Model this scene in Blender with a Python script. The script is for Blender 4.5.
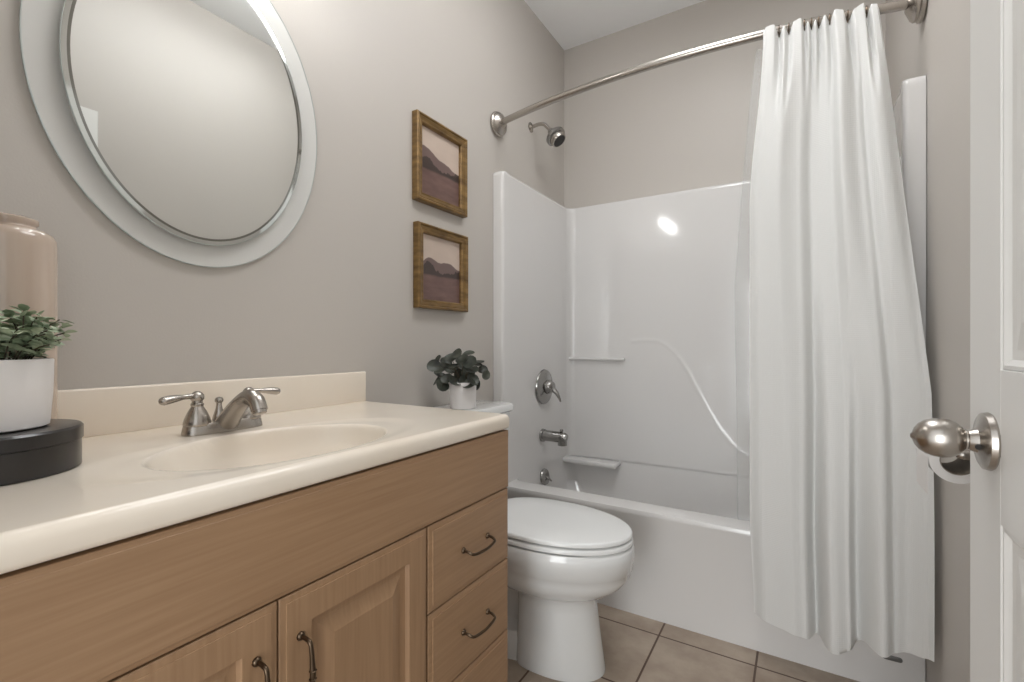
import bpy, bmesh, math, random
from mathutils import Vector, Matrix
PI = math.pi
for o in list(bpy.data.objects): bpy.data.objects.remove(o, do_unlink=True)
S = bpy.context.scene
COL = S.collection
rnd = random.Random(7)

# ------------------------------------------------------------------ camera
A = 0.5471
cam = bpy.data.cameras.new('camera'); co = bpy.data.objects.new('camera', cam); COL.objects.link(co)
co.location = (0, 0, 1.0464); co.rotation_euler = (PI/2, 0, A)
cam.sensor_width = 36; cam.lens = 471.5/1024*36; cam.shift_y = 3.26/1024; cam.clip_start = 0.02
S.camera = co
# ------------------------------------------------------------------ world, light, exposure
S.view_settings.view_transform = 'Standard'; S.view_settings.look = 'None'
S.view_settings.gamma = 1; S.view_settings.use_curve_mapping = False
S.view_settings.exposure = 0.48
w = bpy.data.worlds.new('world'); S.world = w; w.use_nodes = True
w.node_tree.nodes['Background'].inputs[0].default_value = (0.97, 0.99, 1.0, 1)
w.node_tree.nodes['Background'].inputs[1].default_value = .9
def area(name, loc, rot, sx, sy, power, color):
    l = bpy.data.lights.new(name, 'AREA'); l.shape = 'RECTANGLE'; l.size = sx; l.size_y = sy; l.energy = power; l.color = color
    o = bpy.data.objects.new(name, l); COL.objects.link(o); o.location = loc; o.rotation_euler = rot; return o
area('hall_fill_light', (-0.15, -1.9, 1.0), (PI/2, 0, 0), 0.9, 1.8, 23, (.97, .99, 1))  # fill lamp added beyond the doorway to brighten the tub apron and room
PANEL_W = 6.6
VANITY_W = 15.5

# ------------------------------------------------------------------ constants of the room
L, W, YB, HC, YT = -1.2048, 0.3192, 2.5809, 2.8098, 1.81
CX, CY0, CY1, CZ = -0.6427, -0.035, 1.052, 0.8652       # countertop
KX, KY0, KY1 = -0.6660, -0.03, 1.046                    # cabinet front plane
TY = 1.43                                               # toilet axis

# ------------------------------------------------------------------ helpers
def lin(c):
    return tuple(((v/255)/12.92 if v/255 <= .04045 else ((v/255+.055)/1.055)**2.4) for v in c) + (1,)
def mat(name, rgb, rough=.5, metal=0, spec=.5, noise=0, nscale=8, bump=0, bscale=60, stretch=(1,1,1), coat=0, rgb2=None, trans=0, sss=0):
    m = bpy.data.materials.new(name); m.use_nodes = True
    n = m.node_tree.nodes; l = m.node_tree.links; b = n['Principled BSDF']
    b.inputs['Base Color'].default_value = lin(rgb); b.inputs['Roughness'].default_value = rough
    b.inputs['Metallic'].default_value = metal; b.inputs['Specular IOR Level'].default_value = spec
    b.inputs['Coat Weight'].default_value = coat; b.inputs['Coat Roughness'].default_value = .05
    if trans: b.inputs['Transmission Weight'].default_value = trans
    if sss: b.inputs['Subsurface Weight'].default_value = sss; b.inputs['Subsurface Radius'].default_value = (.01,.008,.006)
    tc = n.new('ShaderNodeTexCoord'); mp = n.new('ShaderNodeMapping'); mp.inputs['Scale'].default_value = stretch
    l.new(tc.outputs['Object'], mp.inputs[0])
    if noise or rgb2:
        t = n.new('ShaderNodeTexNoise'); t.inputs['Scale'].default_value = nscale; t.inputs['Detail'].default_value = 5
        l.new(mp.outputs[0], t.inputs['Vector'])
        r = n.new('ShaderNodeValToRGB'); r.color_ramp.elements[0].position = .3; r.color_ramp.elements[1].position = .7
        c2 = rgb2 or tuple(v*(1-noise) for v in rgb)
        r.color_ramp.elements[0].color = lin(c2); r.color_ramp.elements[1].color = lin(rgb)
        l.new(t.outputs['Fac'], r.inputs[0]); l.new(r.outputs[0], b.inputs['Base Color'])
    if bump:
        t = n.new('ShaderNodeTexNoise'); t.inputs['Scale'].default_value = bscale; t.inputs['Detail'].default_value = 3
        l.new(mp.outputs[0], t.inputs['Vector'])
        u = n.new('ShaderNodeBump'); u.inputs['Strength'].default_value = bump; u.inputs['Distance'].default_value = .002
        l.new(t.outputs['Fac'], u.inputs['Height']); l.new(u.outputs[0], b.inputs['Normal'])
    return m

def obj(name, verts, faces, m, parent=None, smooth=True, angle=38, loc=None, slots=None, mids=None):
    me = bpy.data.meshes.new(name)
    me.from_pydata([tuple(v) for v in verts], [], faces)
    bm = bmesh.new(); bm.from_mesh(me); bmesh.ops.remove_doubles(bm, verts=bm.verts, dist=1e-6)
    bmesh.ops.recalc_face_normals(bm, faces=bm.faces); bm.to_mesh(me); bm.free()
    for p in me.polygons: p.use_smooth = smooth
    if smooth: me.set_sharp_from_angle(angle=math.radians(angle))
    me.materials.append(m)
    o = bpy.data.objects.new(name, me); COL.objects.link(o)
    if parent:
        o.parent = parent
        # verts are given in world space: move them to the parent's frame
        o.matrix_parent_inverse = Matrix.Identity(4)
        wl = Vector((0, 0, 0)); q = parent
        while q: wl += q.location; q = q.parent
        me.transform(Matrix.Translation(-wl))
    return o
class MB:
    def __init__(s): s.v = []; s.f = []
    def add(s, v, f):
        k = len(s.v); s.v += [Vector(p) for p in v]; s.f += [tuple(i+k for i in q) for q in f]; return s
    def box(s, a, b, bev=0, seg=2):
        bm = bmesh.new(); bmesh.ops.create_cube(bm, size=1)
        for v in bm.verts: v.co = Vector([(a[i]+b[i])/2 + v.co[i]*abs(b[i]-a[i]) for i in range(3)])
        if bev: bmesh.ops.bevel(bm, geom=bm.edges[:], offset=bev, segments=seg, affect='EDGES', profile=.5)
        bm.verts.index_update(); s.add([v.co.copy() for v in bm.verts], [[v.index for v in f.verts] for f in bm.faces]); bm.free(); return s
    def loft(s, loops, cap0=True, cap1=True, closed=True):
        n = len(loops[0]); v = [p for lp in loops for p in lp]; f = []
        for i in range(len(loops)-1):
            for j in range(n if closed else n-1):
                f.append((i*n+j, i*n+(j+1) % n, (i+1)*n+(j+1) % n, (i+1)*n+j))
        if cap0: f.append(tuple(range(n)))
        if cap1: f.append(tuple((len(loops)-1)*n+j for j in range(n)))
        return s.add(v, f)
    def lathe(s, prof, c, axis=(0,0,1), n=40, caps=True):
        ax = Vector(axis).normalized(); u = ax.orthogonal().normalized(); w_ = ax.cross(u); c = Vector(c)
        lp = [[c + ax*h + (u*math.cos(2*PI*k/n) + w_*math.sin(2*PI*k/n))*max(r, 1e-5) for k in range(n)] for r, h in prof]
        return s.loft(lp, caps, caps)
    def tube(s, pts, rad, n=14, flat=None):
        pts = [Vector(p) for p in pts]; lp = []; prev = None
        for i, p in enumerate(pts):
            t = (pts[min(i+1, len(pts)-1)] - pts[max(i-1, 0)]).normalized()
            if prev is None: u = t.orthogonal().normalized() if abs(t.z) > .95 else t.cross(Vector((0,0,1))).normalized()
            else: u = (prev - t*prev.dot(t)).normalized()
            prev = u; w_ = t.cross(u); r = rad[i] if isinstance(rad, (list, tuple)) else rad
            ra, rb = r if isinstance(r, tuple) else (r, r)
            lp.append([p + u*math.cos(2*PI*k/n)*ra + w_*math.sin(2*PI*k/n)*rb for k in range(n)])
        return s.loft(lp)
    def build(s, name, m, parent=None, **k): return obj(name, s.v, s.f, m, parent, **k)
def spline(P, n=8):
    P = [Vector(p) for p in P]; out = []
    for i in range(len(P)-1):
        a = P[max(i-1, 0)]; b = P[i]; c = P[i+1]; d = P[min(i+2, len(P)-1)]
        for k in range(n):
            t = k/n
            out.append(.5*((2*b) + (c-a)*t + (2*a-5*b+4*c-d)*t*t + (3*b-a-3*c+d)*t**3))
    return out + [P[-1]]
def lerp_table(T, x):
    if x <= T[0][0]: return T[0][1]
    for (a, b), (c, d) in zip(T, T[1:]):
        if x <= c:
            t = (x-a)/(c-a); return b+(d-b)*(1-math.cos(PI*t))/2
    return T[-1][1]
def thing(name, label, cat, loc=(0,0,0), group=None):
    o = bpy.data.objects.new(name, None); COL.objects.link(o); o.location = loc; o.empty_display_size = .05
    o['label'] = label; o['category'] = cat
    if group: o['group'] = group
    return o
def tag(o, label, cat, group=None):
    o['label'] = label; o['category'] = cat
    if group: o['group'] = group
    return o
def struct(o): o['kind'] = 'structure'; return o

# ------------------------------------------------------------------ materials
M = {}
M['wall'] = mat('wall_paint', (194,188,181), .42, spec=.35, bump=.12, bscale=220)
M['ceiling'] = mat('ceiling_paint', (250,251,252), .9)
M['trim'] = mat('white_trim_paint', (226,225,222), .35)
M['acrylic'] = mat('white_acrylic', (222,220,218), .12, coat=.5, bump=.05, bscale=5)
M['porcelain'] = mat('porcelain', (226,227,226), .1, coat=.5)
M['seat'] = mat('toilet_seat_plastic', (232,233,232), .2)
M['marble'] = mat('cultured_marble', (240,231,218), .2, coat=.2, rgb2=(234,221,204), nscale=3, noise=.1)
M['wood'] = mat('maple_horizontal', (163,131,100), .42, rgb2=(150,118,88), nscale=20, stretch=(5,.25,7))
M['woodv'] = mat('maple_vertical', (163,131,100), .42, rgb2=(150,118,88), nscale=20, stretch=(5,7,.25))
M['dark'] = mat('gap_shade_and_kick_brown', (62,42,34), .8)  # cabinet gap shade put into the colour; the toe kick shares it
M['bronze'] = mat('aged_bronze', (92,78,64), .3, metal=1)
M['nickel'] = mat('brushed_nickel', (178,172,165), .27, metal=1)
M['chrome'] = mat('chrome', (158,156,153), .2, metal=1)
M['gold'] = mat('antique_gold_frame', (146,116,70), .38, metal=.3, rgb2=(98,74,42), nscale=14, stretch=(1,1,4), bump=.3)
M['curtain'] = None
M['black'] = mat('black_lacquer', (34,31,30), .3, coat=.3)
M['pot'] = mat('white_ceramic', (226,222,220), .45)
M['vase'] = mat('beige_glazed_ceramic', (200,182,166), .14, coat=.5, rgb2=(178,158,142), nscale=2.5, stretch=(6,6,.5))
M['leafg'] = mat('green_leaf', (196,206,178), .55, rgb2=(122,140,112), nscale=38)
M['leafd'] = mat('dark_eucalyptus_leaf', (84,88,77), .45, rgb2=(26,31,26), nscale=26)
M['stem'] = mat('stem', (70,62,46), .6)
M['soil'] = mat('soil', (50,42,36), .9)
M['paper'] = mat('toilet_paper', (234,232,230), .9)
M['card'] = mat('cardboard', (150,140,128), .9)
M['badge'] = mat('grey_badge', (128,128,126), .4, metal=.4)
M['rubber'] = mat('dark_nozzle', (30,28,27), .5)
M['mirror'] = mat('mirror_silver', (226,228,226), .015, metal=1)
M['bevel'] = mat('mirror_bevel_silver', (214,218,216), .06, metal=1)
M['edge'] = mat('polished_glass_edge', (196,204,202), .15, metal=.2)
M['line'] = mat('bevel_reflection_grey', (142,142,138), .1, metal=1)
M['caulk'] = mat('white_caulk', (222,220,215), .5)

def frosted():
    m = bpy.data.materials.new('frosted_glass'); m.use_nodes = True; n = m.node_tree.nodes; l = m.node_tree.links
    b = n['Principled BSDF']; b.inputs['Base Color'].default_value = lin((242,241,237)); b.inputs['Roughness'].default_value = .32
    b.inputs['Alpha'].default_value = .6; b.inputs['Coat Weight'].default_value = .4
    return m
M['frost'] = frosted()
def fabric(name, rgb, alpha, transl, waffle=True):
    m = bpy.data.materials.new(name); m.use_nodes = True; n = m.node_tree.nodes; l = m.node_tree.links
    b = n['Principled BSDF']; out = n['Material Output']
    b.inputs['Base Color'].default_value = lin(rgb); b.inputs['Roughness'].default_value = .8; b.inputs['Specular IOR Level'].default_value = .2
    t = n.new('ShaderNodeBsdfTranslucent'); t.inputs[0].default_value = lin(rgb)
    mx = n.new('ShaderNodeMixShader'); mx.inputs[0].default_value = transl
    l.new(b.outputs[0], mx.inputs[1]); l.new(t.outputs[0], mx.inputs[2])
    if waffle:
        tc = n.new('ShaderNodeTexCoord'); hts = []
        for d in ('Z', 'X'):
            wv = n.new('ShaderNodeTexWave'); wv.bands_direction = d; wv.inputs['Scale'].default_value = 55 if d == 'Z' else 75
            l.new(tc.outputs['Object'], wv.inputs[0]); hts.append(wv)
        ad = n.new('ShaderNodeMath'); ad.operation = 'ADD'; l.new(hts[0].outputs['Fac'], ad.inputs[0]); l.new(hts[1].outputs['Fac'], ad.inputs[1])
        bp = n.new('ShaderNodeBump'); bp.inputs['Strength'].default_value = .22; bp.inputs['Distance'].default_value = .001
        l.new(ad.outputs[0], bp.inputs['Height']); l.new(bp.outputs[0], b.inputs['Normal']); l.new(bp.outputs[0], t.inputs['Normal'])
    if alpha < 1:
        tr = n.new('ShaderNodeBsdfTransparent'); m2 = n.new('ShaderNodeMixShader'); m2.inputs[0].default_value = alpha
        l.new(tr.outputs[0], m2.inputs[1]); l.new(mx.outputs[0], m2.inputs[2]); l.new(m2.outputs[0], out.inputs[0])
    else: l.new(mx.outputs[0], out.inputs[0])
    return m
M['curtain'] = fabric('white_woven_cloth', (236,236,234), 1, .18)
M['liner'] = fabric('clear_vinyl_liner', (222,222,220), .28, .3, False)

def tile_mat():
    m = bpy.data.materials.new('floor_tile'); m.use_nodes = True; n = m.node_tree.nodes; l = m.node_tree.links; b = n['Principled BSDF']
    tc = n.new('ShaderNodeTexCoord'); mp = n.new('ShaderNodeMapping'); mp.inputs['Location'].default_value = (.427+.0035, -1.725+.0035, 0)
    l.new(tc.outputs['Object'], mp.inputs[0])
    br = n.new('ShaderNodeTexBrick'); br.offset = 0; br.squash = 1
    br.inputs['Scale'].default_value = 1; br.inputs['Brick Width'].default_value = .31; br.inputs['Row Height'].default_value = .31
    br.inputs['Mortar Size'].default_value = .0035; br.inputs['Mortar Smooth'].default_value = .1
    l.new(mp.outputs[0], br.inputs['Vector'])
    ns = n.new('ShaderNodeTexNoise'); ns.inputs['Scale'].default_value = 7; ns.inputs['Detail'].default_value = 7; ns.inputs['Roughness'].default_value = .6
    l.new(tc.outputs['Object'], ns.inputs[0])
    r = n.new('ShaderNodeValToRGB'); r.color_ramp.elements[0].position = .32; r.color_ramp.elements[1].position = .68
    r.color_ramp.elements[0].color = lin((150,133,117)); r.color_ramp.elements[1].color = lin((180,165,149))
    l.new(ns.outputs['Fac'], r.inputs[0])
    l.new(r.outputs[0], br.inputs['Color1']); l.new(r.outputs[0], br.inputs['Color2']); br.inputs['Mortar'].default_value = lin((84,62,48))
    l.new(br.outputs['Color'], b.inputs['Base Color']); b.inputs['Roughness'].default_value = .38
    bp = n.new('ShaderNodeBump'); bp.inputs['Strength'].default_value = .5; bp.inputs['Distance'].default_value = .002; bp.invert = True
    l.new(br.outputs['Fac'], bp.inputs['Height']); l.new(bp.outputs[0], b.inputs['Normal'])
    return m
M['tile'] = tile_mat()
def art_mat(name, seed):
    # brown landscape: pale sky, ridge of hills, darker trees, mauve field. object coords: y across, z up, origin at the picture's centre
    m = bpy.data.materials.new(name); m.use_nodes = True; n = m.node_tree.nodes; l = m.node_tree.links; b = n['Principled BSDF']
    tc = n.new('ShaderNodeTexCoord'); sp = n.new('ShaderNodeSeparateXYZ'); l.new(tc.outputs['Object'], sp.inputs[0])
    def math_(op, a, c):
        q = n.new('ShaderNodeMath'); q.operation = op
        for i, x in enumerate((a, c)):
            if isinstance(x, (int, float)): q.inputs[i].default_value = x
            else: l.new(x, q.inputs[i])
        return q.outputs[0]
    def nz(scale, det, off, st=(1,1,1)):
        mp = n.new('ShaderNodeMapping'); mp.inputs['Location'].default_value = (off, off*.7, off*.3); mp.inputs['Scale'].default_value = st
        l.new(tc.outputs['Object'], mp.inputs[0]); t = n.new('ShaderNodeTexNoise'); t.inputs['Scale'].default_value = scale; t.inputs['Detail'].default_value = det
        l.new(mp.outputs[0], t.inputs['Vector']); return t.outputs['Fac']
    def mixc(f, c1, c2):
        x = n.new('ShaderNodeMix'); x.data_type = 'RGBA'; l.new(f, x.inputs[0])
        for i, c in ((6, c1), (7, c2)):
            if isinstance(c, tuple): x.inputs[i].default_value = lin(c)
            else: l.new(c, x.inputs[i])
        return x.outputs[2]
    def soft(x, w_):
        q = n.new('ShaderNodeMapRange'); q.inputs[1].default_value = -w_; q.inputs[2].default_value = w_; l.new(x, q.inputs[0]); return q.outputs[0]
    y, z = sp.outputs['Y'], sp.outputs['Z']
    sky = mixc(nz(9, 4, seed, (1,1,2)), (182,164,150), (208,190,176))
    # hill outline falls towards the right
    def gauss(c, s_, h_):
        d = math_('MULTIPLY', math_('SUBTRACT', y, c), 1/s_); e = math_('POWER', 2.718, math_('MULTIPLY', math_('MULTIPLY', d, d), -1)); return math_('MULTIPLY', e, h_)
    if seed < 5:
        ridge = math_('ADD', math_('ADD', gauss(-.09, .06, .035), gauss(.02, .06, .016)), math_('MULTIPLY', y, -.10))
    else:
        ridge = math_('ADD', math_('ADD', gauss(-.065, .045, .032), gauss(.035, .055, .026)), -.004)
    ridge = math_('ADD', ridge, math_('MULTIPLY', nz(18, 3, seed, (1,1,0)), .02))
    c = mixc(soft(math_('SUBTRACT', ridge, z), .002), sky, (112,92,88))
    trees = math_('ADD', math_('ADD', gauss(-.075, .04, .034), gauss(.11, .03, .02)), math_('MULTIPLY', nz(60, 3, seed+2, (1,1,0)), .03))
    trees = math_('SUBTRACT', trees, .028)
    c = mixc(soft(math_('SUBTRACT', trees, z), .002), c, (66,54,50))
    field = math_('ADD', math_('MULTIPLY', nz(12, 2, seed+4, (1,1,0)), .014), -.034)
    ground = mixc(nz(14, 5, seed+6, (1,1,4)), (80,58,56), (132,104,96))
    c = mixc(soft(math_('SUBTRACT', field, z), .004), c, ground)
    l.new(c, b.inputs['Base Color']); b.inputs['Roughness'].default_value = .35
    return m

# ------------------------------------------------------------------ room shell
T = .1
def slab(name, a, b, m): return struct(MB().box(a, b).build(name, m, smooth=False))
FY = -.04
slab('floor', (L-T, -1.2, -T), (W+T, YB+T, 0), M['tile'])
slab('ceiling', (L-T, FY-T, HC), (W+T, YB+T, HC+T), M['ceiling'])
slab('wall_left', (L-T, FY-T, 0), (L, YB+T, HC), M['wall'])
slab('wall_right', (W, FY-T, 0), (W+T, YB+T, HC), M['wall'])
slab('wall_back', (L, YB, 0), (W, YB+T, HC), M['wall'])
struct(MB().box((L, FY-T, 0), (-.62, FY, HC)).box((.225, FY-T, 0), (W, FY, HC)).box((-.62, FY-T, 2.06), (.225, FY, HC)).build('wall_front', M['wall'], smooth=False))
struct(MB().box((-.62, FY-T, 0), (-.6, FY, 2.06)).box((.205, FY-T, 0), (.225, FY, 2.06)).box((-.6, FY-T, 2.04), (.205, FY, 2.06)).build('trim_1', M['trim'], smooth=False))
struct(MB().box((L, 1.056, 0), (L+.012, 1.80, .085), .003).build('baseboard_left', M['trim']))
struct(MB().box((W-.012, .06, 0), (W, 1.55, .085), .003).build('baseboard_right', M['trim']))

# ------------------------------------------------------------------ one piece tub and shower surround
def rrect(x0, x1, y0, y1, r, z, n=8, m=10):
    P = []
    cs = ((x1-r, y1-r, 0), (x0+r, y1-r, PI/2), (x0+r, y0+r, PI), (x1-r, y0+r, 1.5*PI))
    for i, (cx, cy, a0) in enumerate(cs):
        arc = [(cx+r*math.cos(a0+PI/2*k/n), cy+r*math.sin(a0+PI/2*k/n), z) for k in range(n+1)]
        P += arc
        nx = cs[(i+1) % 4]; e = (nx[0]+r*math.cos(nx[2]), nx[1]+r*math.sin(nx[2]))
        s_ = arc[-1]
        for k in range(1, m): P.append((s_[0]+(e[0]-s_[0])*k/m, s_[1]+(e[1]-s_[1])*k/m, z))
    return P
unit = thing('bathtub_shower_unit', 'glossy white one-piece bathtub with moulded shower walls behind the toilet', 'bathtub', ((L+W)/2, (YT+YB)/2, 0))
e = .0015; RZ = .405
loops = [rrect(L+e, W-e, YT, YB-e, .004, .0),
         rrect(L+e, W-e, YT+.004, YB-e, .004, .06),
         rrect(L+e, W-e, YT+.006, YB-e, .004, RZ-.035),
         rrect(L+e, W-e, YT+.002, YB-e, .004, RZ-.022),
         rrect(L+e, W-e, YT+.002, YB-e, .004, RZ-.012),
         rrect(L+e, W-e, YT+.006, YB-e, .004, RZ-.003),
         rrect(L+e, W-e, YT+.014, YB-e, .004, RZ)]
bx0, bx1, by0, by1 = -1.150, .265, YT+.095, 2.530
loops += [rrect(bx0, bx1, by0, by1, .045, RZ),
          rrect(bx0, bx1, by0+.004, by1, .045, RZ-.002),
          rrect(bx0+.0002, bx1-.001, by0+.009, by1, .046, RZ-.012),
          rrect(bx0+.006, bx1-.08, by0+.025, by1-.002, .06, .26),
          rrect(bx0+.05, bx1-.16, by0+.05, by1-.05, .12, .14),
          rrect(bx0+.08, bx1-.22, by0+.085, by1-.085, .12, .095),
          rrect(bx0+.14, bx1-.28, by0+.15, by1-.15, .1, .085)]
MB().loft(loops, False, True).build('tub', M['acrylic'], unit, angle=24)
# shower walls: a moulded shell swept round three sides
xi, xr, yb = -1.15, .265, 2.53
CURVE = spline([(-.775,0,1.062),(-.70,0,1.068),(-.63,0,1.06),(-.56,0,1.012),(-.50,0,.93),(-.44,0,.815),(-.38,0,.70),(-.32,0,.605),(-.25,0,.53),(-.18,0,.49)], 10)
def relief(x, z):
    d = min((x-c.x)**2+(z-c.z)**2 for c in CURVE)
    d = math.sqrt(d); g = math.exp(-(d/.0075)**2)*.0017
    return g
def shell_mesh():
    path = []    # inner outline: (x, y, kind)
    path += [(L+e, YT), (L+e, YT-.0)]
    r = .014
    path = [(L+e, YT)]
    for k in range(7):
        a = PI/2*k/6; path.append((xi-r+r*math.sin(a), YT+r-r*math.cos(a)))
    for k in range(1, 12): path.append((xi, YT+r+(yb-.05-YT-r)*k/12))
    R = .045
    for k in range(9):
        a = PI/2*k/8; path.append((xi+R-R*math.cos(a), yb-R+R*math.sin(a)))
    n = 200; back0 = len(path)
    for k in range(1, n): path.append((xi+R+(xr-R-xi-R)*k/n, yb))
    back1 = len(path)
    for k in range(9):
        a = PI/2*k/8; path.append((xr-R+R*math.sin(a), yb-R+R*math.cos(a)))
    for k in range(11, 0, -1): path.append((xr, YT+r+(yb-.05-YT-r)*k/12))
    for k in range(7):
        a = PI/2*k/6; path.append((xr+r-r*math.cos(a), YT+r-r*math.sin(a)))
    path.append((W-e, YT))
    zs = [RZ-.002+ (1.825-RZ)*k/190 for k in range(191)]
    rows = [[(x, y - (relief(x, z) if back0 <= i < back1 and .45 < z < 1.1 else 0), z) for i, (x, y) in enumerate(path)] for z in zs]
    def off(x, y, t):       # push outwards (towards the room walls)
        ox = x; oy = y
        if x < xi+.05 and y > YT+.03: ox = x-t
        if x > xr-.05 and y > YT+.03: ox = x+t
        if y > yb-.05: oy = y+t
        if y < YT+.03: oy = y+t
        return ox, oy
    for t, dz in ((.002, 1.8325), (.006, 1.838), (.012, 1.84)):
        rows.append([(*off(x, y, t), dz) for x, y in path])
    last = []
    for i, (x, y) in enumerate(path):
        qx = min(max(x, L+e), W-e); qy = y
        if y > yb-.046: qy = YB-e
        if x < xi+.046 : qx = L+e
        if x > xr-.046 : qx = W-e
        if y < YT+.03: qy = YT+.03
        last.append((qx, qy, 1.8402))
    rows.append(last)
    mb = MB(); mb.loft(rows, False, False, closed=False); return mb
shell_mesh().build('shower_walls', M['acrylic'], unit, angle=60)
MB().box((xi-.002, yb-.022, .955), (-.815, yb+.01, .972), .007, 3).build('ledge', M['acrylic'], unit)
MB().box((xi-.01, 2.44, .375), (-.84, yb+.01, .402), .011, 3).build('soap_ledge', M['acrylic'], unit)
# maker's badge low on the apron
bp = []
for k in range(24):
    a = 2*PI*k/24; cx = .0165 if math.cos(a) > 0 else -.0165
    bp.append((.2405+cx+.0075*math.cos(a), .098+.0075*math.sin(a)))
MB().loft([[(x, YT+.008, z) for x, z in bp], [(x, YT+.0025, z) for x, z in bp], [(.2405+(x-.2405)*.93, YT+.0015, .098+(z-.098)*.85) for x, z in bp]]).build('badge', M['badge'], unit)['label'] = 'small grey oval badge'

# ------------------------------------------------------------------ tub fittings
PX = xi + .001
v = thing('shower_valve', 'round chrome shower valve with a lever, above the tub spout', 'shower valve', (PX, 2.203, .823))
MB().lathe([(.088,0),(.092,.004),(.089,.011),(.070,.018),(.042,.022),(.038,.024)], (PX, 2.203, .823), (1,0,0), 48).build('escutcheon', M['chrome'], v)
MB().lathe([(.036,.02),(.037,.03),(.034,.045),(.026,.058),(.014,.063),(.0,.064)], (PX, 2.203, .823), (1,0,0), 36).build('hub', M['chrome'], v)
MB().tube([(PX+.040, 2.203, .82),(PX+.058, 2.205, .812),(PX+.078, 2.208, .79),(PX+.092, 2.21, .762),(PX+.096, 2.211, .748)], [.016,.013,.010,.007,.004]).build('lever', M['chrome'], v)
t = thing('tub_spout', 'chrome tub spout with a diverter knob below the shower valve', 'tub spout', (PX, 2.19, .571))
MB().tube([(PX, 2.19, .571),(PX+.012, 2.19, .571),(PX+.014, 2.19, .571),(PX+.06, 2.19, .571),(PX+.10, 2.19, .570),(PX+.128, 2.19, .568),(PX+.138, 2.19, .566)], [.034,.033,.028,.028,.028,.027,.022], 28).lathe([(.024,.0),(.024,.030)], (PX+.116, 2.19, .530), (0,0,1), 20).build('spout_body', M['chrome'], t)
MB().lathe([(.004,0),(.004,.010),(.009,.012),(.010,.02),(.006,.024)], (PX+.112, 2.19, .588), (0,0,1), 16).build('diverter_knob', M['chrome'], t)
OX = bx0+.0085
v = thing('overflow_plate', 'small round chrome overflow plate with a trip lever at the tub end', 'overflow plate', (OX, 2.20, .352))
MB().lathe([(.041,-.004),(.043,.004),(.040,.010),(.025,.014),(0,.015)], (OX, 2.20, .352), (1,0,.15), 32).build('plate', M['chrome'], v)
MB().tube([(OX+.01, 2.20, .352),(OX+.024, 2.203, .346),(OX+.038, 2.21, .332)], [.006,.006,.004], 10).build('trip_lever', M['chrome'], v)
# shower head on its arm
hy, hz = 2.165, 2.185
s = thing('shower_fixture', 'chrome shower head on a bent arm high on the wall', 'shower head', (L, hy, hz))
MB().lathe([(.026,0),(.026,.003),(.018,.008),(.010,.012)], (L+.0005, hy, hz), (1,0,0), 28).build('wall_flange', M['nickel'], s)
arm = spline([(L+.005, hy, hz),(L+.05, hy, hz+.004),(L+.08, hy, hz-.004),(L+.105, hy, hz-.03),(L+.118, hy, hz-.046)], 6)
MB().tube(arm, .0095, 16).build('arm', M['nickel'], s)
d = Vector((.62, -.0, -.78)).normalized(); hc = Vector((L+.113, hy, hz-.04))
MB().lathe([(.012,0),(.017,.006),(.019,.016),(.015,.02),(.027,.026),(.044,.036),(.052,.046),(.052,.060),(.046,.064),(.042,.064)], hc, d, 36).build('head_body', M['chrome'], s)
MB().lathe([(.040,.060),(.041,.080),(.038,.087),(.032,.088)], hc, d, 36).build('spray_ring', M['nickel'], s)
MB().lathe([(.033,.080),(.033,.0885),(.0,.091)], hc, d, 30).build('spray_face', M['rubber'], s)['label'] = 'black nozzle face'

# ------------------------------------------------------------------ curtain rod, rings, curtain, liner
ROD_Z = 2.068
def rod_y(x):
    t = (x-L)/(W-L); return 1.838-.098*4*t*(1-t)
rod = thing('shower_curtain_rod', 'curved brushed nickel shower curtain rod spanning the tub', 'curtain rod', (L, rod_y(L), ROD_Z))
MB().tube([(L+.02+(W-L-.04)*k/60, rod_y(L+.02+(W-L-.04)*k/60), ROD_Z) for k in range(61)], .0145, 20).build('rod', M['nickel'], rod)
for x, sg in ((L, 1), (W, -1)):
    MB().lathe([(.052,0),(.056,.004),(.056,.012),(.050,.016),(.051,.023),(.045,.030),(.030,.038),(.019,.044)], (x+sg*.0008, rod_y(x), ROD_Z), (sg, .0, 0), 44).build('end_flange', M['nickel'], rod)

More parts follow.
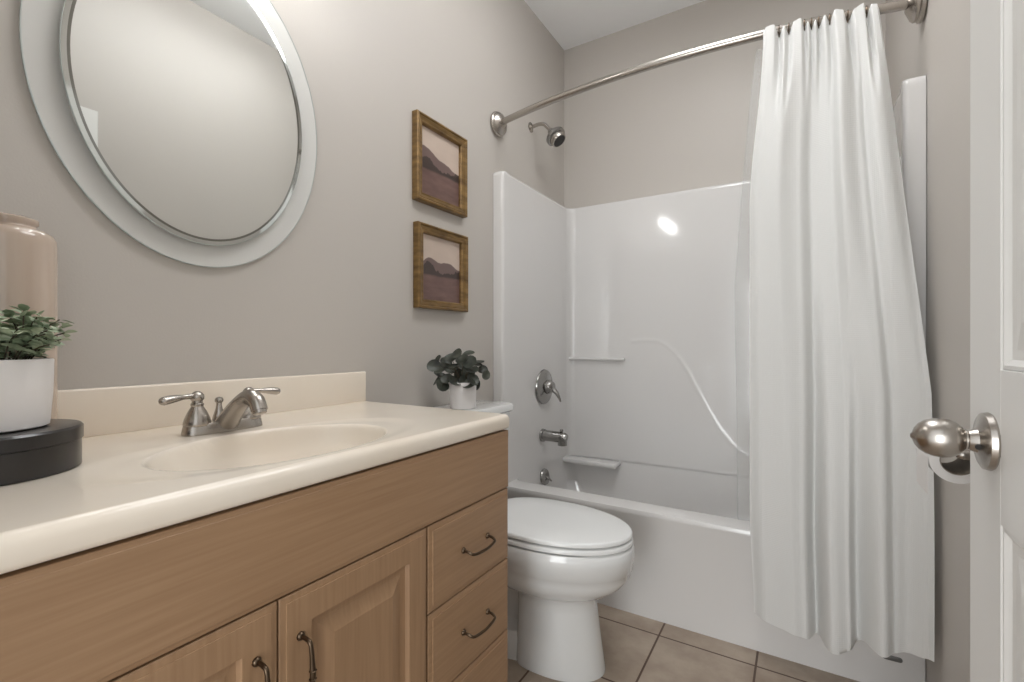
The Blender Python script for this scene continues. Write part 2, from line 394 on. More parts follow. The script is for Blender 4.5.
TOPO = [(0,-.006),(.03,-.014),(.10,-.015),(.145,.012),(.19,-.012),(.235,.010),(.28,-.013),(.34,-.015),(.375,.009),(.405,-.006),(.435,.010),(.47,-.009),(.50,.011),(.55,-.012),(.595,.008),(.64,-.018),(.70,-.017),(.75,.013),(.80,-.014),(.87,-.018),(.905,.010),(.94,-.014),(.98,-.015),(1,-.006)]
MID = [(0,.0),(.08,-.010),(.22,-.024),(.34,-.008),(.45,.016),(.56,.010),(.66,-.026),(.76,-.006),(.81,.002),(.90,-.020),(1,.0)]
BOT = [(0,.0),(.1,-.018),(.27,-.022),(.33,-.014),(.41,.032),(.50,-.036),(.58,-.020),(.655,.022),(.75,-.034),(.84,.000),(.90,.010),(.96,-.004),(1,-.010)]
def curtain_pt(s_, t_, top, bot):
    g = lambda a, b, x: max(0, min(1, (x-a)/(b-a)))
    sm = lambda x: x*x*(3-2*x)
    x0 = -.100 - .040*sm(g(0, .3, t_)) + .012*sm(g(.82, 1, t_))
    x1 = .205 + .095*g(0, .62, t_)**.9 
    x = x0+(x1-x0)*s_
    xt = -.100+(.205+.100)*s_
    ytop = rod_y(xt)-.016
    ybot = 1.738 - .098*s_**1.6
    q = sm(g(0, .85, t_)); y = ytop*(1-q)+ybot*q
    a = lerp_table(TOPO, s_); b = lerp_table(MID, s_); c = lerp_table(BOT, s_)
    w1 = sm(g(.0, .16, t_)); w2 = sm(g(.25, .95, t_))
    off = a*(1-w1) + (b*(1-w2)+c*w2)*w1*.95
    y += off*1.35*(1-.26*(1-w1))
    zb = lerp_table([(0,.165),(.18,.152),(.36,.142),(.5,.145),(.62,.165),(.7,.186),(.82,.192),(.88,.20),(1,.215)], s_)
    zt = ROD_Z - .008 - a*.75 + .004*math.sin(23*s_) 
    z = zt + (zb-zt)*t_
    y += .0015*math.sin(17*s_+9*t_)*w1
    return x + .004*math.sin(31*s_+3)*(w1), y, z
def cloth(fn, ns, nt, thick):
    F = [[Vector(fn(i/ns, j/nt)) for i in range(ns+1)] for j in range(nt+1)]
    rows = []
    v = [p for r in F for p in r]; n = ns+1
    f = [(j*n+i, j*n+i+1, (j+1)*n+i+1, (j+1)*n+i) for j in range(nt) for i in range(ns)]
    # back side offset for real thickness
    k = len(v); b = [p+Vector((0, thick, 0)) for p in v]
    f += [(k+j*n+i, k+(j+1)*n+i, k+(j+1)*n+i+1, k+j*n+i+1) for j in range(nt) for i in range(ns)]
    for i in range(ns):
        f.append((i, i+1, k+i+1, k+i)); q = nt*n+i; f.append((q, k+q, k+q+1, q+1))
    for j in range(nt):
        q = j*n; f.append((q, k+q, k+q+n, q+n)); q = j*n+ns; f.append((q, q+n, k+q+n, k+q))
    return MB().add(v+b, f)
cur = cloth(lambda s_, t_: curtain_pt(s_, t_, 0, 0), 260, 150, .0015).build('shower_curtain', M['curtain'], angle=80)
tag(cur, 'white woven shower curtain gathered in folds at the right end of the rod', 'shower curtain')
def liner_pt(s_, t_):
    x = -.122 - .075*min(1, t_*2.2)**.8 * (1-s_) + (.19+.122+.04*t_)*s_
    y = rod_y(x) + .022 + (.16)*min(1, t_*1.15)**1.2 + .012*math.sin(s_*26+1)*(.5+t_*.5)
    z = ROD_Z-.03 + (.30-ROD_Z+.03)*t_
    return x, y, z
lin_o = cloth(liner_pt, 120, 60, .0006).build('shower_liner', M['liner'], angle=80)
tag(lin_o, 'clear vinyl shower liner hanging inside the tub behind the white curtain', 'shower liner')
def ring_mesh():
    P = [(0, math.sin(2*PI*k/24)*.0175, math.cos(2*PI*k/24)*.0195-.004) for k in range(25)]
    return MB().tube(P, .0017, 8)
ring0 = ring_mesh().build('curtain_ring', M['bronze'])
RL = 'thin dark metal ring holding the white shower curtain on the rod'
tag(ring0, RL, 'curtain ring', 'curtain rings on the shower rod')
rx = [.015,.145,.235,.375,.435,.50,.595,.75,.82,.905,.985]
for i, s_ in enumerate(rx):
    x = -.100+.305*min(max(s_, .02), .98)
    o = ring0 if i == 0 else ring0.copy()
    if i: COL.objects.link(o)
    o.location = (x, rod_y(x), ROD_Z)

# ------------------------------------------------------------------ toilet
def egg(xc, af, ab, wd, z, n=56, pf=1.0, pb=.75):
    P = []
    for k in range(n):
        a = 2*PI*k/n; c = math.cos(a); s_ = math.sin(a)
        if c >= 0: x = af*abs(c)**(pf); y = wd*math.copysign(abs(s_)**1.0, s_)
        else: x = -ab*abs(c)**pb; y = wd*math.copysign(abs(s_)**pb, s_)
        P.append((L+xc+x, TY+y, z))
    return P
to = thing('toilet', 'white elongated toilet with closed lid between the vanity and the tub', 'toilet', (L+.45, TY, 0))
MB().loft([egg(.50,.176,.108,.110,.0, pb=.5), egg(.50,.176,.108,.112,.010, pb=.5), egg(.50,.163,.106,.107,.09, pb=.5), egg(.50,.148,.104,.103,.20, pb=.5),
           egg(.50,.142,.110,.103,.238, pb=.6), egg(.49,.162,.14,.112,.246,pb=.7), egg(.475,.218,.19,.143,.262), egg(.47,.264,.214,.170,.292), egg(.47,.286,.224,.182,.322), egg(.47,.289,.226,.184,.342),
           egg(.47,.294,.23,.188,.345), egg(.47,.299,.233,.190,.390), egg(.47,.297,.233,.189,.409), egg(.47,.29,.228,.184,.419), egg(.47,.22,.18,.13,.420)]).build('bowl', M['porcelain'], to, angle=60)
tw = MB()
tw.loft([egg(.32,.20,.17,.100,.0,pb=.6), egg(.32,.20,.17,.100,.075,pb=.6), egg(.32,.19,.165,.085,.088,pb=.6), egg(.30,.16,.14,.04,.10,pb=.6), egg(.30,.16,.14,.035,.30,pb=.6), egg(.30,.14,.16,.075,.34,pb=.6), egg(.30,.14,.18,.11,.412,pb=.6)])
tw.tube(spline([(L+.44,TY-.02,.22),(L+.36,TY-.045,.28),(L+.27,TY-.048,.25),(L+.24,TY-.045,.16),(L+.30,TY-.04,.09)], 8), .036, 20)
tw.build('trapway', M['porcelain'], to, angle=60)
AF = .289
def lidloft(z0, z1, g=0, r=.005):
    return [egg(.475,AF-g-r,.24-g-r,.184-g-r,z0), egg(.475,AF-g,.24-g,.184-g,z0+r*.7), egg(.475,AF-g,.24-g,.184-g,z1-r), egg(.475,AF-g-r*.5,.24-g-r*.5,.184-g-r*.5,z1-r*.3), egg(.475,AF-g-r*1.6,.24-g-r*1.6,.184-g-r*1.6,z1)]
MB().loft(lidloft(.4215, .439)).build('seat', M['seat'], to, angle=50)
MB().loft(lidloft(.4425, .459, .002)+[egg(.475,.15,.13,.1,.4635)]).build('lid', M['seat'], to, angle=50)
for sg in (-1, 1): MB().box((L+.215, TY+sg*.075-.02, .42), (L+.255, TY+sg*.075+.02, .457), .006).build('hinge', M['seat'], to)
MB().loft([rrect(L+.02, L+.19, TY-.19, TY+.19, .04, .37), rrect(L+.012, L+.198, TY-.2, TY+.2, .04, .42), rrect(L+.008, L+.206, TY-.215, TY+.215, .035, .775)]).build('tank', M['porcelain'], to)
MB().loft([rrect(L+.008, L+.212, TY-.218, TY+.218, .035, .776), rrect(L+.004, L+.220, TY-.226, TY+.226, .035, .782), rrect(L+.004, L+.220, TY-.226, TY+.226, .035, .800), rrect(L+.009, L+.214, TY-.220, TY+.220, .035, .808), rrect(L+.02, L+.20, TY-.208, TY+.208, .03, .81)]).build('tank_lid', M['porcelain'], to)
MB().tube([(L+.205, TY-.15, .72),(L+.225, TY-.15, .72),(L+.232, TY-.13, .718),(L+.232, TY-.08, .712)], [.012,.01,.007,.006]).build('flush_lever', M['chrome'], to)
MB().lathe([(.016,0),(.016,.012),(.010,.02),(0,.022)], (L+.33, TY-.10, .0005), (0,0,1), 20).build('bolt_cap', M['seat'], to)

# ------------------------------------------------------------------ vanity cabinet
va = thing('vanity_cabinet', 'light maple vanity cabinet with a raised panel door pair and a drawer stack', 'cabinet', ((L+KX)/2, (KY0+KY1)/2, 0))
c = MB().box((L+.002, KY0, .10), (KX, KY0+.018, .835)).box((L+.002, KY1-.018, .0), (KX, KY1, .835)).box((L+.002, KY0, .10), (KX, KY1, .12)).box((L+.002, KY0, .10), (L+.01, KY1, .835))
c.build('carcass', M['woodv'], va, smooth=False)
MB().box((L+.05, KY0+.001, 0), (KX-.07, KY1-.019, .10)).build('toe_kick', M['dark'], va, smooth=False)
MB().box((KX-.02, KY0+.0185, .121), (KX+.0002, KY1-.004, .826)).build('gap_shade_panel', M['dark'], va, smooth=False)['label'] = 'dark maroon panel painting the shade in the gaps between doors'  # full panel behind the fronts, coloured dark for the shade in the gaps
FX = KX + .0005
F1 = FX+.019
def nested(mb, y0, y1, z0, z1, prof, xb):
    loops = [[(xb, y0, z0), (xb, y1, z0), (xb, y1, z1), (xb, y0, z1)]]
    for ins, x in prof: loops.append([(x, y0+ins, z0+ins), (x, y1-ins, z0+ins), (x, y1-ins, z1-ins), (x, y0+ins, z1-ins)])
    return mb.loft(loops)
nested(MB(), KY0, KY1, .6755, .8225, [(0, F1-.003),(.0015, F1-.0015),(.007, F1-.0012),(.008, F1)], FX).build('top_panel', M['wood'], va, smooth=False)
def pull(c_, vertical, parent):
    h = .048; mb = MB(); y, z = c_
    def P(a, out): return (F1+out, y, z+a) if vertical else (F1+out, y+a, z)
    droop = .0
    pts = [P(-h, .0), P(-h, .014), P(-h*.93, .024), P(-h*.7, .027), P(-h*.3, .029), P(0, .030), P(h*.3, .029), P(h*.7, .027), P(h*.93, .024), P(h, .014), P(h, .0)]
    if not vertical: pts = [(q[0], q[1], q[2]-d_) for q, d_ in zip(pts, (0,.001,.005,.0075,.0085,.0085,.0085,.0075,.005,.001,0))]
    rad = [.0035]*11; rad[5] = .0045 if vertical else .0036
    mb.tube(spline(pts, 4), [.0033+ (.0012*math.exp(-((i-20)/5)**2) if vertical else 0) for i in range(41)], 10)
    for a in (-h, h): mb.lathe([(.0065,-.0005),(.0068,.002),(.005,.005),(.0035,.006)], P(a, 0), (1,0,0), 14)
    if vertical:
        for a in (-.006, .006): mb.lathe([(.0045,-.001),(.0058,0),(.0045,.001)], P(a, .030), (0,0,1), 12)
    return mb.build('handle', M['bronze'], parent)
def cab_door(y0, y1, z0, z1, hy_, hz_):
    pr = [(0, FX+.016),(.003, F1),(.052, F1),(.056, F1-.008),(.064, F1-.009),(.068, F1-.009),(.092, F1-.002),(.095, F1-.001)]
    d_ = nested(MB(), y0, y1, z0, z1, [(0, FX+.015),(.0015, FX+.0165),(.010, FX+.0172),(.0105, F1)]+pr[2:], FX).build('door', M['woodv'], va, smooth=False)
    pull((hy_, hz_), True, d_)
cab_door(.4115, .7305, .122, .6720, .444, .556)
cab_door(.082, .4085, .122, .6720, .376, .556)
for z0, z1 in ((.492,.6720),(.3065,.489),(.122,.3035)):
    d_ = nested(MB(), .7355, KY1-.001, z0, z1, [(0, FX+.015),(.0015, FX+.0165),(.012, FX+.0172),(.0125, F1)], FX).build('drawer', M['wood'], va, smooth=False)
    pull((.898, (z0+z1)/2), False, d_)

# ------------------------------------------------------------------ countertop with moulded oval basin
ct = thing('vanity_countertop', 'cream cultured marble countertop with moulded oval sink on the maple cabinet', 'countertop', ((L+CX)/2, (CY0+CY1)/2, .835))
BXC, BYC, BA, BB = -.826, .533, .216, .150
def top_z(x, y):
    r = math.sqrt(((x-BXC)/BB)**2+((y-BYC)/BA)**2)
    z = 0
    # shallow dish around the basin with a soft ring
    r2 = math.sqrt(((x-BXC)/(BB+.014))**2+((y-BYC)/(BA+.105))**2)
    if r2 < 1.0 and x > -1.0:
        q = min(1, (1-r2)/.2); fade = min(1, max(0, (x+1.0)/.05)); z -= .0026*(q*q*(3-2*q))*fade
    if r < 1:
        q = 1-r; lip = min(1, q/.10)
        z -= .012*lip*lip*(3-2*lip) + .115*(1-(r/1.0)**2.6)**.85*min(1, q/.04)
    return z
mb = MB(); nx, ny = 150, 300
x0, x1 = L+.002, CX-.014
gx = [x0+(x1-x0)*i/nx for i in range(nx+1)]; gy = [CY0+.014+(CY1-CY0-.028)*j/ny for j in range(ny+1)]
gy[0] = CY0+.014
V = [(x, y, CZ+top_z(x, y)) for y in gy for x in gx]; n = nx+1
Fq = [(j*n+i, j*n+i+1, (j+1)*n+i+1, (j+1)*n+i) for j in range(ny) for i in range(nx)]
mb.add(V, Fq)
# rounded edges swept round the open sides
prof = [(0, 0)]+[(.014*math.sin(PI/2*k/6), -.014+.014*math.cos(PI/2*k/6)) for k in range(1, 7)]+[(.014, -.030),(.011, -.036),(.006,-.0385),(-.02,-.0385)]
path = [(gx[i], gy[0], 0, -1) for i in (0,)] + [(gx[nx], gy[0], 1, -1), (gx[nx], gy[ny], 1, 1), (gx[0], gy[ny], 0, 1)]
def edge_pt(pt, o, h):
    return (pt[0]+pt[2]*o, pt[1]+pt[3]*o, CZ+h)
def corner(pt, o, h, k):
    a = {(1,-1): -PI/2, (1,1): 0}[(pt[2], pt[3])]+PI/2*k/6
    return (pt[0]+math.cos(a)*o, pt[1]+math.sin(a)*o, CZ+h)
loops = []
for o_, h_ in prof:
    lp = [edge_pt(path[0], o_, h_)]
    lp += [corner(path[1], o_, h_, k) for k in range(7)]
    lp += [corner(path[2], o_, h_, k) for k in range(7)]
    lp += [edge_pt(path[3], o_, h_)]
    loops.append(lp)
mb.loft(loops, False, False, closed=False)
mb.build('counter_and_basin', M['marble'], ct, angle=70)
bs = MB().box((L+.001, CY0, CZ-.002), (L+.021, CY1-.004, .9597), .005, 3)
bs.build('backsplash', M['marble'], ct)
MB().lathe([(.021,0),(.022,.002),(.018,.004),(.016,.003),(.0,.004)], (BXC, BYC, CZ-.128), (0,0,1), 28).build('drain', M['nickel'], ct)

# ------------------------------------------------------------------ faucet
FXC, FYC, FZ = -1.035, .533, CZ+.0006
fa = thing('faucet', 'brushed nickel two-handle centerset faucet behind the oval sink', 'faucet', (FXC, FYC, CZ))
def oval(ax, ay, z, n=48, p=.62, dx=0): 
    return [(FXC+dx+ax*math.copysign(abs(math.cos(2*PI*k/n))**p, math.cos(2*PI*k/n)), FYC+ay*math.copysign(abs(math.sin(2*PI*k/n))**p, math.sin(2*PI*k/n)), FZ+z) for k in range(n)]
MB().loft([oval(.027,.078,0), oval(.027,.078,.003), oval(.024,.075,.019), oval(.022,.073,.022), oval(.012,.05,.023)]).build('base_plate', M['nickel'], fa)
for sg in (-1, 1):
    hy_ = FYC+sg*.052
    h_ = MB().lathe([(.024,.018),(.0245,.022),(.022,.032),(.017,.044),(.012,.053),(.0105,.056),(.0115,.058),(.0115,.061),(.0095,.063),(.0095,.067),(.012,.070),(.0125,.075),(.0115,.079),(.0085,.083),(.004,.086),(0,.0865)], (FXC, hy_, FZ), (0,0,1), 36).build('handle', M['nickel'], fa)
    dd = Vector((.10, sg*1.0, 0)).normalized()
    o_ = Vector((FXC, hy_, FZ+.077))
    pts = spline([o_, o_+dd*.016, o_+dd*.034+Vector((0,0,-.001)), o_+dd*.052+Vector((0,0,-.003)), o_+dd*.064+Vector((0,0,-.005)), o_+dd*.070+Vector((0,0,-.0065))], 5)
    rr = [(.0052,.0052) for i in range(8)]+[(.0052+.0045*math.sin(PI/2*min(1,i/8)), .0050+.0032*math.sin(PI/2*min(1,i/8))) for i in range(12)]
    rr += [(.0088,.0075),(.0080,.0068),(.0066,.0056),(.0046,.004),(.0025,.002),(.0004,.0004)]
    MB().tube(pts, rr[:len(pts)-1]+[(.0004,.0004)] if len(rr) < len(pts) else rr[:len(pts)], 18).build('lever', M['nickel'], h_)
sp = spline([(FXC+.004,FYC,FZ+.004),(FXC+.018,FYC,FZ+.022),(FXC+.044,FYC,FZ+.046),(FXC+.072,FYC,FZ+.066),(FXC+.098,FYC,FZ+.075),(FXC+.120,FYC,FZ+.067),(FXC+.130,FYC,FZ+.050)], 6)
nn = len(sp)
MB().tube(sp, [((.030-.0145*min(1,i/18)**.8), (.019-.003*min(1, i/20))) if i < nn-6 else (.0150,.0150) for i in range(nn)], 24).build('spout', M['nickel'], fa)
MB().lathe([(.0125,0),(.0125,.006),(.010,.008)], (FXC+.1295,FYC,FZ+.051), (.35,0,-1), 24).build('aerator', M['nickel'], fa)
MB().lathe([(.013,.018),(.012,.026),(.009,.036),(.0065,.044),(.0055,.050),(.0055,.056),(.008,.059),(.0082,.063),(.006,.067),(.0,.069)], (FXC-.020, FYC, FZ), (0,0,1), 24).build('lift_rod', M['nickel'], fa)

# ------------------------------------------------------------------ mirror
MY, MZ = .568, 1.622
mi = thing('wall_mirror', 'oval wall mirror with a frosted glass border above the sink', 'mirror', (L, MY, MZ))
def ell(cy, cz, a_, b_, x, n=128): return [(x, cy+a_*math.cos(2*PI*k/n), cz+b_*math.sin(2*PI*k/n)) for k in range(n)]
MB().loft([ell(MY,MZ,.304,.392,L+.006), ell(MY,MZ,.304,.392,L+.0105), ell(MY,MZ,.3035,.3915,L+.011)]).build('frosted_border', M['frost'], mi)
def ring_band(a0, b0, a1, b1, x0_, x1_, cy, cz, name, m):
    return MB().loft([ell(cy,cz,a0,b0,x0_), ell(cy,cz,a1,b1,x1_)], False, False)
IY, IZ, IA, IB = .563, 1.612, .251, .334
MB().loft([ell(MY,MZ,.3052,.3932,L+.0055), ell(MY,MZ,.3052,.3932,L+.0112), ell(MY,MZ,.3036,.3916,L+.0118), ell(MY,MZ,.3036,.3916,L+.0055)], False, False).build('border_edge', M['edge'], mi)
MB().loft([ell(IY,IZ,IA-.03,IB-.03,L+.011), ell(IY,IZ,IA-.03,IB-.03,L+.024)], False, False).build('spacer', M['edge'], mi)
MB().loft([ell(IY,IZ,IA-.006,IB-.006,L+.0235), ell(IY,IZ,IA,IB,L+.0235), ell(IY,IZ,IA,IB,L+.0272), ell(IY,IZ,IA-.0012,IB-.0012,L+.028)], True, False).build('glass_edge', M['edge'], mi)
MB().loft([ell(IY,IZ,IA-.0012,IB-.0012,L+.028), ell(IY,IZ,IA-.0095,IB-.0095,L+.0287)], False, False).build('bevel', M['bevel'], mi)
MB().loft([ell(IY,IZ,IA-.0095,IB-.0095,L+.0287), ell(IY,IZ,IA-.0145,IB-.0145,L+.0290)], False, False).build('bevel_dark_reflection', M['line'], mi)  # dark reflection at the bevel, put in as a grey ring
MB().loft([ell(IY,IZ,IA-.0145,IB-.0145,L+.0290), ell(IY,IZ,.1,.14,L+.0290)], False, True).build('mirror_glass', M['mirror'], mi, smooth=False)

# ------------------------------------------------------------------ pictures
def picture(y0, y1, z0, z1, seed, label):
    g = thing('picture_frame', label, 'picture', (L, (y0+y1)/2, (z0+z1)/2), 'small landscape pictures in gold frames')
    B = L+.0008; mb = MB()
    prof = [(0, .0),(0, .024),(.002, .028),(.006, .0295),(.009, .028),(.011, .0245),(.014,.0255),(.025, .0215),(.027, .0225),(.031, .0215),(.0345, .014),(.0345, .004)]
    loops = [[(B+x, y0+i, z0+i), (B+x, y1-i, z0+i), (B+x, y1-i, z1-i), (B+x, y0+i, z1-i)] for i, x in prof]
    mb.loft(loops, True, False).build('frame', M['gold'], g, smooth=False)
    cy, cz = (y0+y1)/2, (z0+z1)/2; i = .034
    a_ = MB().box((B+.004, y0+i, z0+i), (B+.007, y1-i, z1-i)).build('artwork', art_mat('landscape_art', seed), g, smooth=False)
picture(1.277, 1.578, 1.574, 1.896, 2.3, 'gold framed brown landscape with a steep hillside, the upper picture')
picture(1.283, 1.583, 1.180, 1.494, 7.9, 'gold framed brown landscape with a two-humped hill, the lower picture')

# ------------------------------------------------------------------ decor on the counter
BC = (-.965, .179)
bo = thing('round_box', 'black round lidded box under the white plant pot on the counter', 'box', (*BC, CZ))
z0 = CZ+.0006
MB().lathe([(.097,0),(.099,.0015),(.099,.040)], (*BC, z0), (0,0,1), 72).build('box_body', M['black'], bo)
MB().lathe([(.0985,.0405),(.101,.041),(.101,.0585),(.0985,.0615),(.09,.062)], (*BC, z0), (0,0,1), 72).build('lid', M['black'], bo)
PZ = z0+.0628; PC = (-.965, .175)
pl = thing('potted_plant', 'leafy pale green plant in a white pot standing on the black box', 'plant', (*PC, PZ))
MB().lathe([(.064,0),(.068,.002),(.0715,.05),(.0725,.095),(.0715,.097),(.068,.095),(.067,.08)], (*PC, PZ), (0,0,1), 64).build('pot', M['pot'], pl)
MB().lathe([(.0668,.078),(.0668,.082),(0,.086)], (*PC, PZ), (0,0,1), 32, caps=True).build('soil', M['soil'], pl)
def leaf(mb, p, d_, up, ln, wd, curl=.15):
    d_ = d_.normalized(); sd = d_.cross(up).normalized(); nm = sd.cross(d_).normalized()
    T_ = [(0,0),(.18,.62),(.45,1),(.75,.78),(1,0)]
    rows = []
    for t_, w_ in T_:
        c_ = p+d_*ln*t_ - nm*ln*curl*t_*t_
        rows.append([c_-sd*wd*w_*.5+nm*wd*.12*w_, c_, c_+sd*wd*w_*.5+nm*wd*.12*w_])
    v_ = [q for r_ in rows for q in r_]; k = len(T_)
    f_ = [(i*3+j, i*3+j+1, (i+1)*3+j+1, (i+1)*3+j) for i in range(k-1) for j in range(2)]
    mb.add(v_, f_)
def plant(parent, c0, spread, height, nst, nleaf, ln, wd, lm, seed, rmin=.02, roundness=1.0, bias=(0,0)):
    rd = random.Random(seed); lv = MB(); st = MB()
    for i in range(nst):
        a = 2*PI*i/nst+rd.uniform(-.3,.3); rr = spread*rd.uniform(.25,1); hh = height*rd.uniform(.45,1)*(1.15-.45*(rr/spread))
        b0 = Vector((c0[0]+rmin*math.cos(a), c0[1]+rmin*math.sin(a), c0[2]))
        e0 = Vector((c0[0]+rr*math.cos(a)+bias[0], c0[1]+rr*math.sin(a)+bias[1], c0[2]+hh))
        m0 = (b0+e0)/2+Vector((0,0,hh*.25))
        P = spline([b0, m0, e0], 5)
        st.tube(P, .0009, 5)
        for k in range(nleaf):
            q = P[min(len(P)-1, int((.25+.75*k/(nleaf-1))*(len(P)-1)))]
            aa = rd.uniform(0, 2*PI); dv = Vector((math.cos(aa), math.sin(aa), rd.uniform(-.3,.9)))
            up = Vector((rd.uniform(-.5,.5), rd.uniform(-.5,.5), 1))
            s_ = rd.uniform(.7,1.15); leaf(lv, q+dv*.002, dv, up, ln*s_, wd*s_, rd.uniform(0,.3))
    st.build('stems', M['stem'], parent); lv.build('foliage', lm, parent, angle=70)
plant(pl, (PC[0], PC[1], PZ+.085), .100, .088, 95, 14, .0165, .012, M['leafg'], 3, .045)
vs = tag(MB().lathe([(.050,0),(.056,.002),(.0595,.012),(.060,.03),(.060,.346),(.0592,.356),(.056,.364),(.048,.3705),(.040,.3735),(.035,.375),(.034,.379),(.037,.382),(.037,.389),(.029,.393),(.012,.395),(0,.3955)], (-1.1195, .2325, z0), (0,0,1), 72).build('lidded_jar', M['vase'], angle=60),
    'tall glossy beige ceramic jar against the wall behind the leafy plant', 'jar')

# plant on the toilet tank
QC = (-1.066, 1.40); QZ = .8106
ep = thing('potted_eucalyptus', 'dark round-leaved plant in a small white pot on the toilet tank', 'plant', (*QC, QZ))
MB().lathe([(.046,0),(.048,.002),(.049,.05),(.050,.095),(.049,.0965),(.046,.095),(.045,.08)], (*QC, QZ), (0,0,1), 56).build('pot', M['pot'], ep)
MB().lathe([(.0448,.078),(.0448,.082),(0,.088)], (*QC, QZ), (0,0,1), 30).build('soil', M['soil'], ep)
rd = random.Random(11); lv = MB(); st = MB(); c0 = Vector((QC[0], QC[1], QZ+.085))
# leaf spots: (across image, height) then depth
spots = [(-.125,.075,.024),(-.10,.035,.026),(-.13,.015,.02),(-.085,.005,.026),(-.075,.085,.024),(-.05,.105,.022),(-.055,.06,.024),(-.03,.075,.022),(-.02,.12,.020),(0,.10,.022),(.02,.118,.022),(.035,.09,.024),(.045,.06,.022),(.02,.05,.026),(-.01,.04,.026),(-.03,.02,.024),(.045,.025,.024),(.06,.0,.02),(.085,.06,.018),(.10,.045,.018),(.075,.09,.014),(.0,.07,.024),(-.095,.065,.024),(.03,.01,.022),(.06,.08,.02),(-.11,.095,.02),(.005,.02,.022),(-.065,.03,.02)]
Rv = Vector((math.cos(A), math.sin(A), 0)); Fv = Vector((-math.sin(A), math.cos(A), 0))
for i, (a_, b_, sz) in enumerate(spots):
    q = c0+Rv*a_*.86+Vector((0,0,b_-.005))+Fv*rd.uniform(-.05,.045)
    q.x = max(q.x, L+.035)
    b0 = c0+Vector((rd.uniform(-.015,.015), rd.uniform(-.015,.015), -.01))
    mm = (b0+q)/2+Vector((0,0,.02+.02*rd.random())); P = spline([b0, mm, q], 6); st.tube(P, .0011, 6)
    nrm = (-Fv*rd.uniform(.2,1)+Rv*rd.uniform(-.7,.7)+Vector((0,0,rd.uniform(.1,1)))).normalized()
    u_ = nrm.orthogonal().normalized(); w_ = nrm.cross(u_); ph = rd.uniform(0, 6); k = 14
    ring = lambda f, dz: [q+(u_*math.cos(2*PI*j/k+ph)*sz*1.12+w_*math.sin(2*PI*j/k+ph)*sz)*f + nrm*(dz*sz+ .10*sz*f*math.sin(4*PI*j/k)) for j in range(k)]
    lv.loft([ring(.02,0), ring(.5,.05), ring(.85,.13), ring(1,.22), ring(.98,.17), ring(.5,.0), ring(.02,-.05)])
st.build('stems', M['stem'], ep); lv.build('foliage', M['leafd'], ep, angle=70)

# ------------------------------------------------------------------ toilet paper
RC = (.2545, 1.19, .843)
h = thing('toilet_paper_holder', 'brushed nickel toilet paper holder on the wall behind the doorknob', 'toilet paper holder', (W, 1.25, RC[2]))
MB().tube([(RC[0], RC[1]-.012, RC[2]),(RC[0], RC[1]+.118, RC[2])], .0065, 14).build('roller', M['nickel'], h)
for yy in (RC[1]-.016, RC[1]+.122):
    mb = MB().tube(spline([(W-.004, yy, RC[2]+.0),(W-.02, yy, RC[2]),(W-.045, yy, RC[2]),(RC[0]-.006, yy, RC[2])], 4), [.010,.008,.0065,.006,.006,.0065,.007,.008,.009,.0095,.0095,.009,.006], 16)
    mb.lathe([(.024,0),(.024,.004),(.016,.009),(.009,.012)], (W-.0008, yy, RC[2]), (-1,0,0), 30)
    mb.build('post', M['nickel'], h)
r_ = thing('toilet_roll', 'nearly used white toilet paper roll below the doorknob', 'toilet roll', RC)
def tubering(ro, ri, y0, y1, name, m):
    P = [(ri, y0), (ro, y0), (ro, y1), (ri, y1), (ri, y0)]
    return MB().lathe([(r, y-RC[1]) for r, y in P], (RC[0], RC[1], RC[2]-.016), (0,1,0), 56, caps=False).build(name, m, r_)
tubering(.042, .0265, RC[1], RC[1]+.105, 'paper', M['paper'])
tubering(.0262, .0250, RC[1]-.0005, RC[1]+.1055, 'core', M['card'])
MB().box((RC[0]-.0432, RC[1]+.001, RC[2]-.085), (RC[0]-.0424, RC[1]+.104, RC[2]-.014)).build('loose_sheet', M['paper'], r_, smooth=False)

# ------------------------------------------------------------------ room door, open against the right wall
DX = .18; DY0, DY1, DH = .032, .7915, 2.03; DT = .035
dr = bpy.data.objects.new('door_1', None); COL.objects.link(dr); dr.location = (DX+DT/2, DY0, 0); struct(dr)
rails = [(.012,.235),(.857,1.020),(1.62,1.73),(1.915,DH)]
st_w = .105; midl, midr = (DY0+DY1)/2-.05, (DY0+DY1)/2+.05
g = .007
mb = MB().box((DX+g, DY0+.001, .013), (DX+DT-g, DY1-.001, DH-.001))
for sx0, sx1 in ((DX, DX+g+.001), (DX+DT-g-.001, DX+DT)):
    mb.box((sx0, DY0, .012), (sx1, DY0+st_w, DH), .0015, 1).box((sx0, DY1-st_w, .012), (sx1, DY1, DH), .0015, 1)
    for a_, b_ in rails: mb.box((sx0, DY0+st_w-.001, a_), (sx1, DY1-st_w+.001, b_), .0008, 1)
    for (a0, a1), (b0, b1) in zip(rails, rails[1:]): mb.box((sx0, midl, a1-.001), (sx1, midr, b0+.001), .0008, 1)
mb.box((DX+.0005, DY1-.003, .0125), (DX+DT-.0005, DY1, DH-.0005)).box((DX+.0005, DY0, DH-.003), (DX+DT-.0005, DY1, DH))
leaf_o = mb.build('door_leaf', M['trim'], dr, angle=30)
for (a0, a1), (b0, b1) in zip(rails, rails[1:]):
    for p0, p1 in ((DY0+st_w, midl), (midr, DY1-st_w)):
        for face, sg in ((DX+g, -1), (DX+DT-g, 1)):
            nested(MB(), p0+.0005, p1-.0005, a1+.0005, b0-.0005, [(0, face+sg*.0055),(.004, face+sg*.0058),(.010, face+sg*.0012),(.020, face+sg*.001),(.045, face+sg*.005),(.046, face+sg*.0055)], face-sg*.002).build('door_panel', M['trim'], dr, smooth=False)
KC = (DX, .716, .9395)
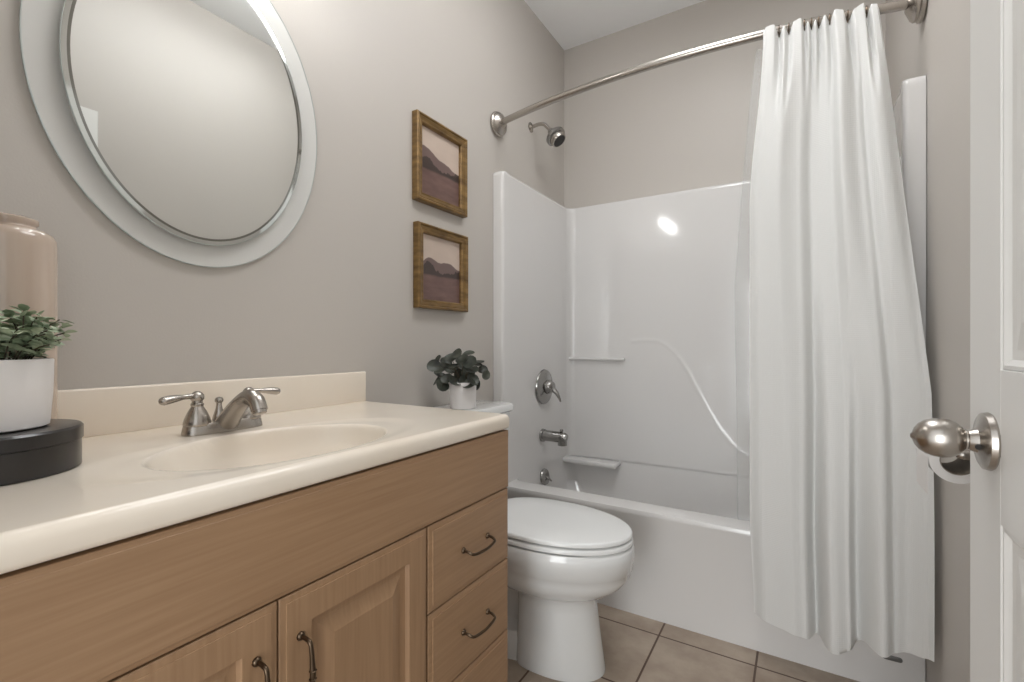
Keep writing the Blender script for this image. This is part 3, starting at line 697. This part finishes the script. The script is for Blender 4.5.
for sg in (-1, 1):
    kx = DX if sg < 0 else DX+DT
    if sg < 0:
        kn = MB().lathe([(.0305,-.0003),(.0318,.002),(.0308,.007),(.027,.009),(.019,.010),(.0135,.012),(.0120,.016),(.0105,.019),(.0118,.0205),(.0118,.022),(.0145,.024),(.0182,.028),(.0212,.034),(.0224,.041),(.0214,.049),(.0190,.0560),(.0148,.0615),(.0095,.0652),(.004,.0670),(.0025,.0685),(0,.069)], (kx, KC[1], KC[2]), (sg,0,0), 56).build('door_knob', M['nickel'], dr)
        MB().lathe([(.003,0),(.003,.0012),(0,.0013)], (kx-.013, KC[1]-.0128, KC[2]-.005), (-.4,-1,-.3), 14).build('lock_pin', M['rubber'], kn)['label'] = 'small dark lock hole'
    else:
        MB().lathe([(.031,-.0003),(.0325,.002),(.027,.011),(.0145,.016),(.0115,.028),(.0175,.036),(.0255,.054),(.0245,.07),(.015,.082),(0,.086)], (kx, KC[1], KC[2]), (sg,0,0), 40).build('door_knob', M['nickel'], dr)
MB().box((DX+.005, DY1-.0005, KC[2]-.03), (DX+DT-.005, DY1+.0012, KC[2]+.03)).build('latch_plate', M['nickel'], dr)

# ------------------------------------------------------------------ vanity light above the mirror
gl = bpy.data.materials.new('lit_glass_globe'); gl.use_nodes = True
gb = gl.node_tree.nodes['Principled BSDF']; gb.inputs['Base Color'].default_value = (.9,.9,.88,1)
gb.inputs['Emission Color'].default_value = (.98,.98,.97,1); gb.inputs['Emission Strength'].default_value = VANITY_W
vl = thing('vanity_light', 'nickel vanity light bar with three lit glass globes above the oval mirror', 'light', (L, .57, 2.14))
MB().box((L+.0005, .33, 2.10), (L+.03, .81, 2.18), .008).build('back_plate', M['nickel'], vl)
for yy in (.41, .57, .73):
    MB().lathe([(.012,0),(.012,.08),(.03,.085),(.03,.095)], (L+.03, yy, 2.14), (1,0,0), 20).build('socket', M['nickel'], vl)
    MB().lathe([(.02,.0),(.035,.012),(.042,.03),(.045,.045),(.042,.06),(.033,.078),(.015,.09),(0,.092)], (L+.12, yy, 2.14), (1,0,0), 28).build('globe', gl, vl)

dl = bpy.data.materials.new('fill_light_diffuser'); dl.use_nodes = True
db = dl.node_tree.nodes['Principled BSDF']; db.inputs['Base Color'].default_value = (.9,.9,.9,1)
db.inputs['Emission Color'].default_value = (.97,.985,1,1); db.inputs['Emission Strength'].default_value = PANEL_W
px0, px1, py0, py1 = -.52, -.08, .75, 1.80
cl = thing('ceiling_fill_light', 'added unseen rectangular ceiling fill light with a lit diffuser', 'light', (-.30, 1.275, HC))  # fixture added out of view as fill light for the room
MB().box((px0-.004, py0-.03, HC-.075), (px1+.004, py0, HC-.0005), .006).box((px0-.004, py1, HC-.075), (px1+.004, py1+.03, HC-.0005), .006).box((px0+.03, py0-.01, HC-.03), (px1-.03, py1+.01, HC-.0005)).build('end_caps', M['trim'], cl)
MB().box((px0, py0+.0005, HC-.070), (px1, py1-.0005, HC-.004), .02, 3).build('diffuser', dl, cl)
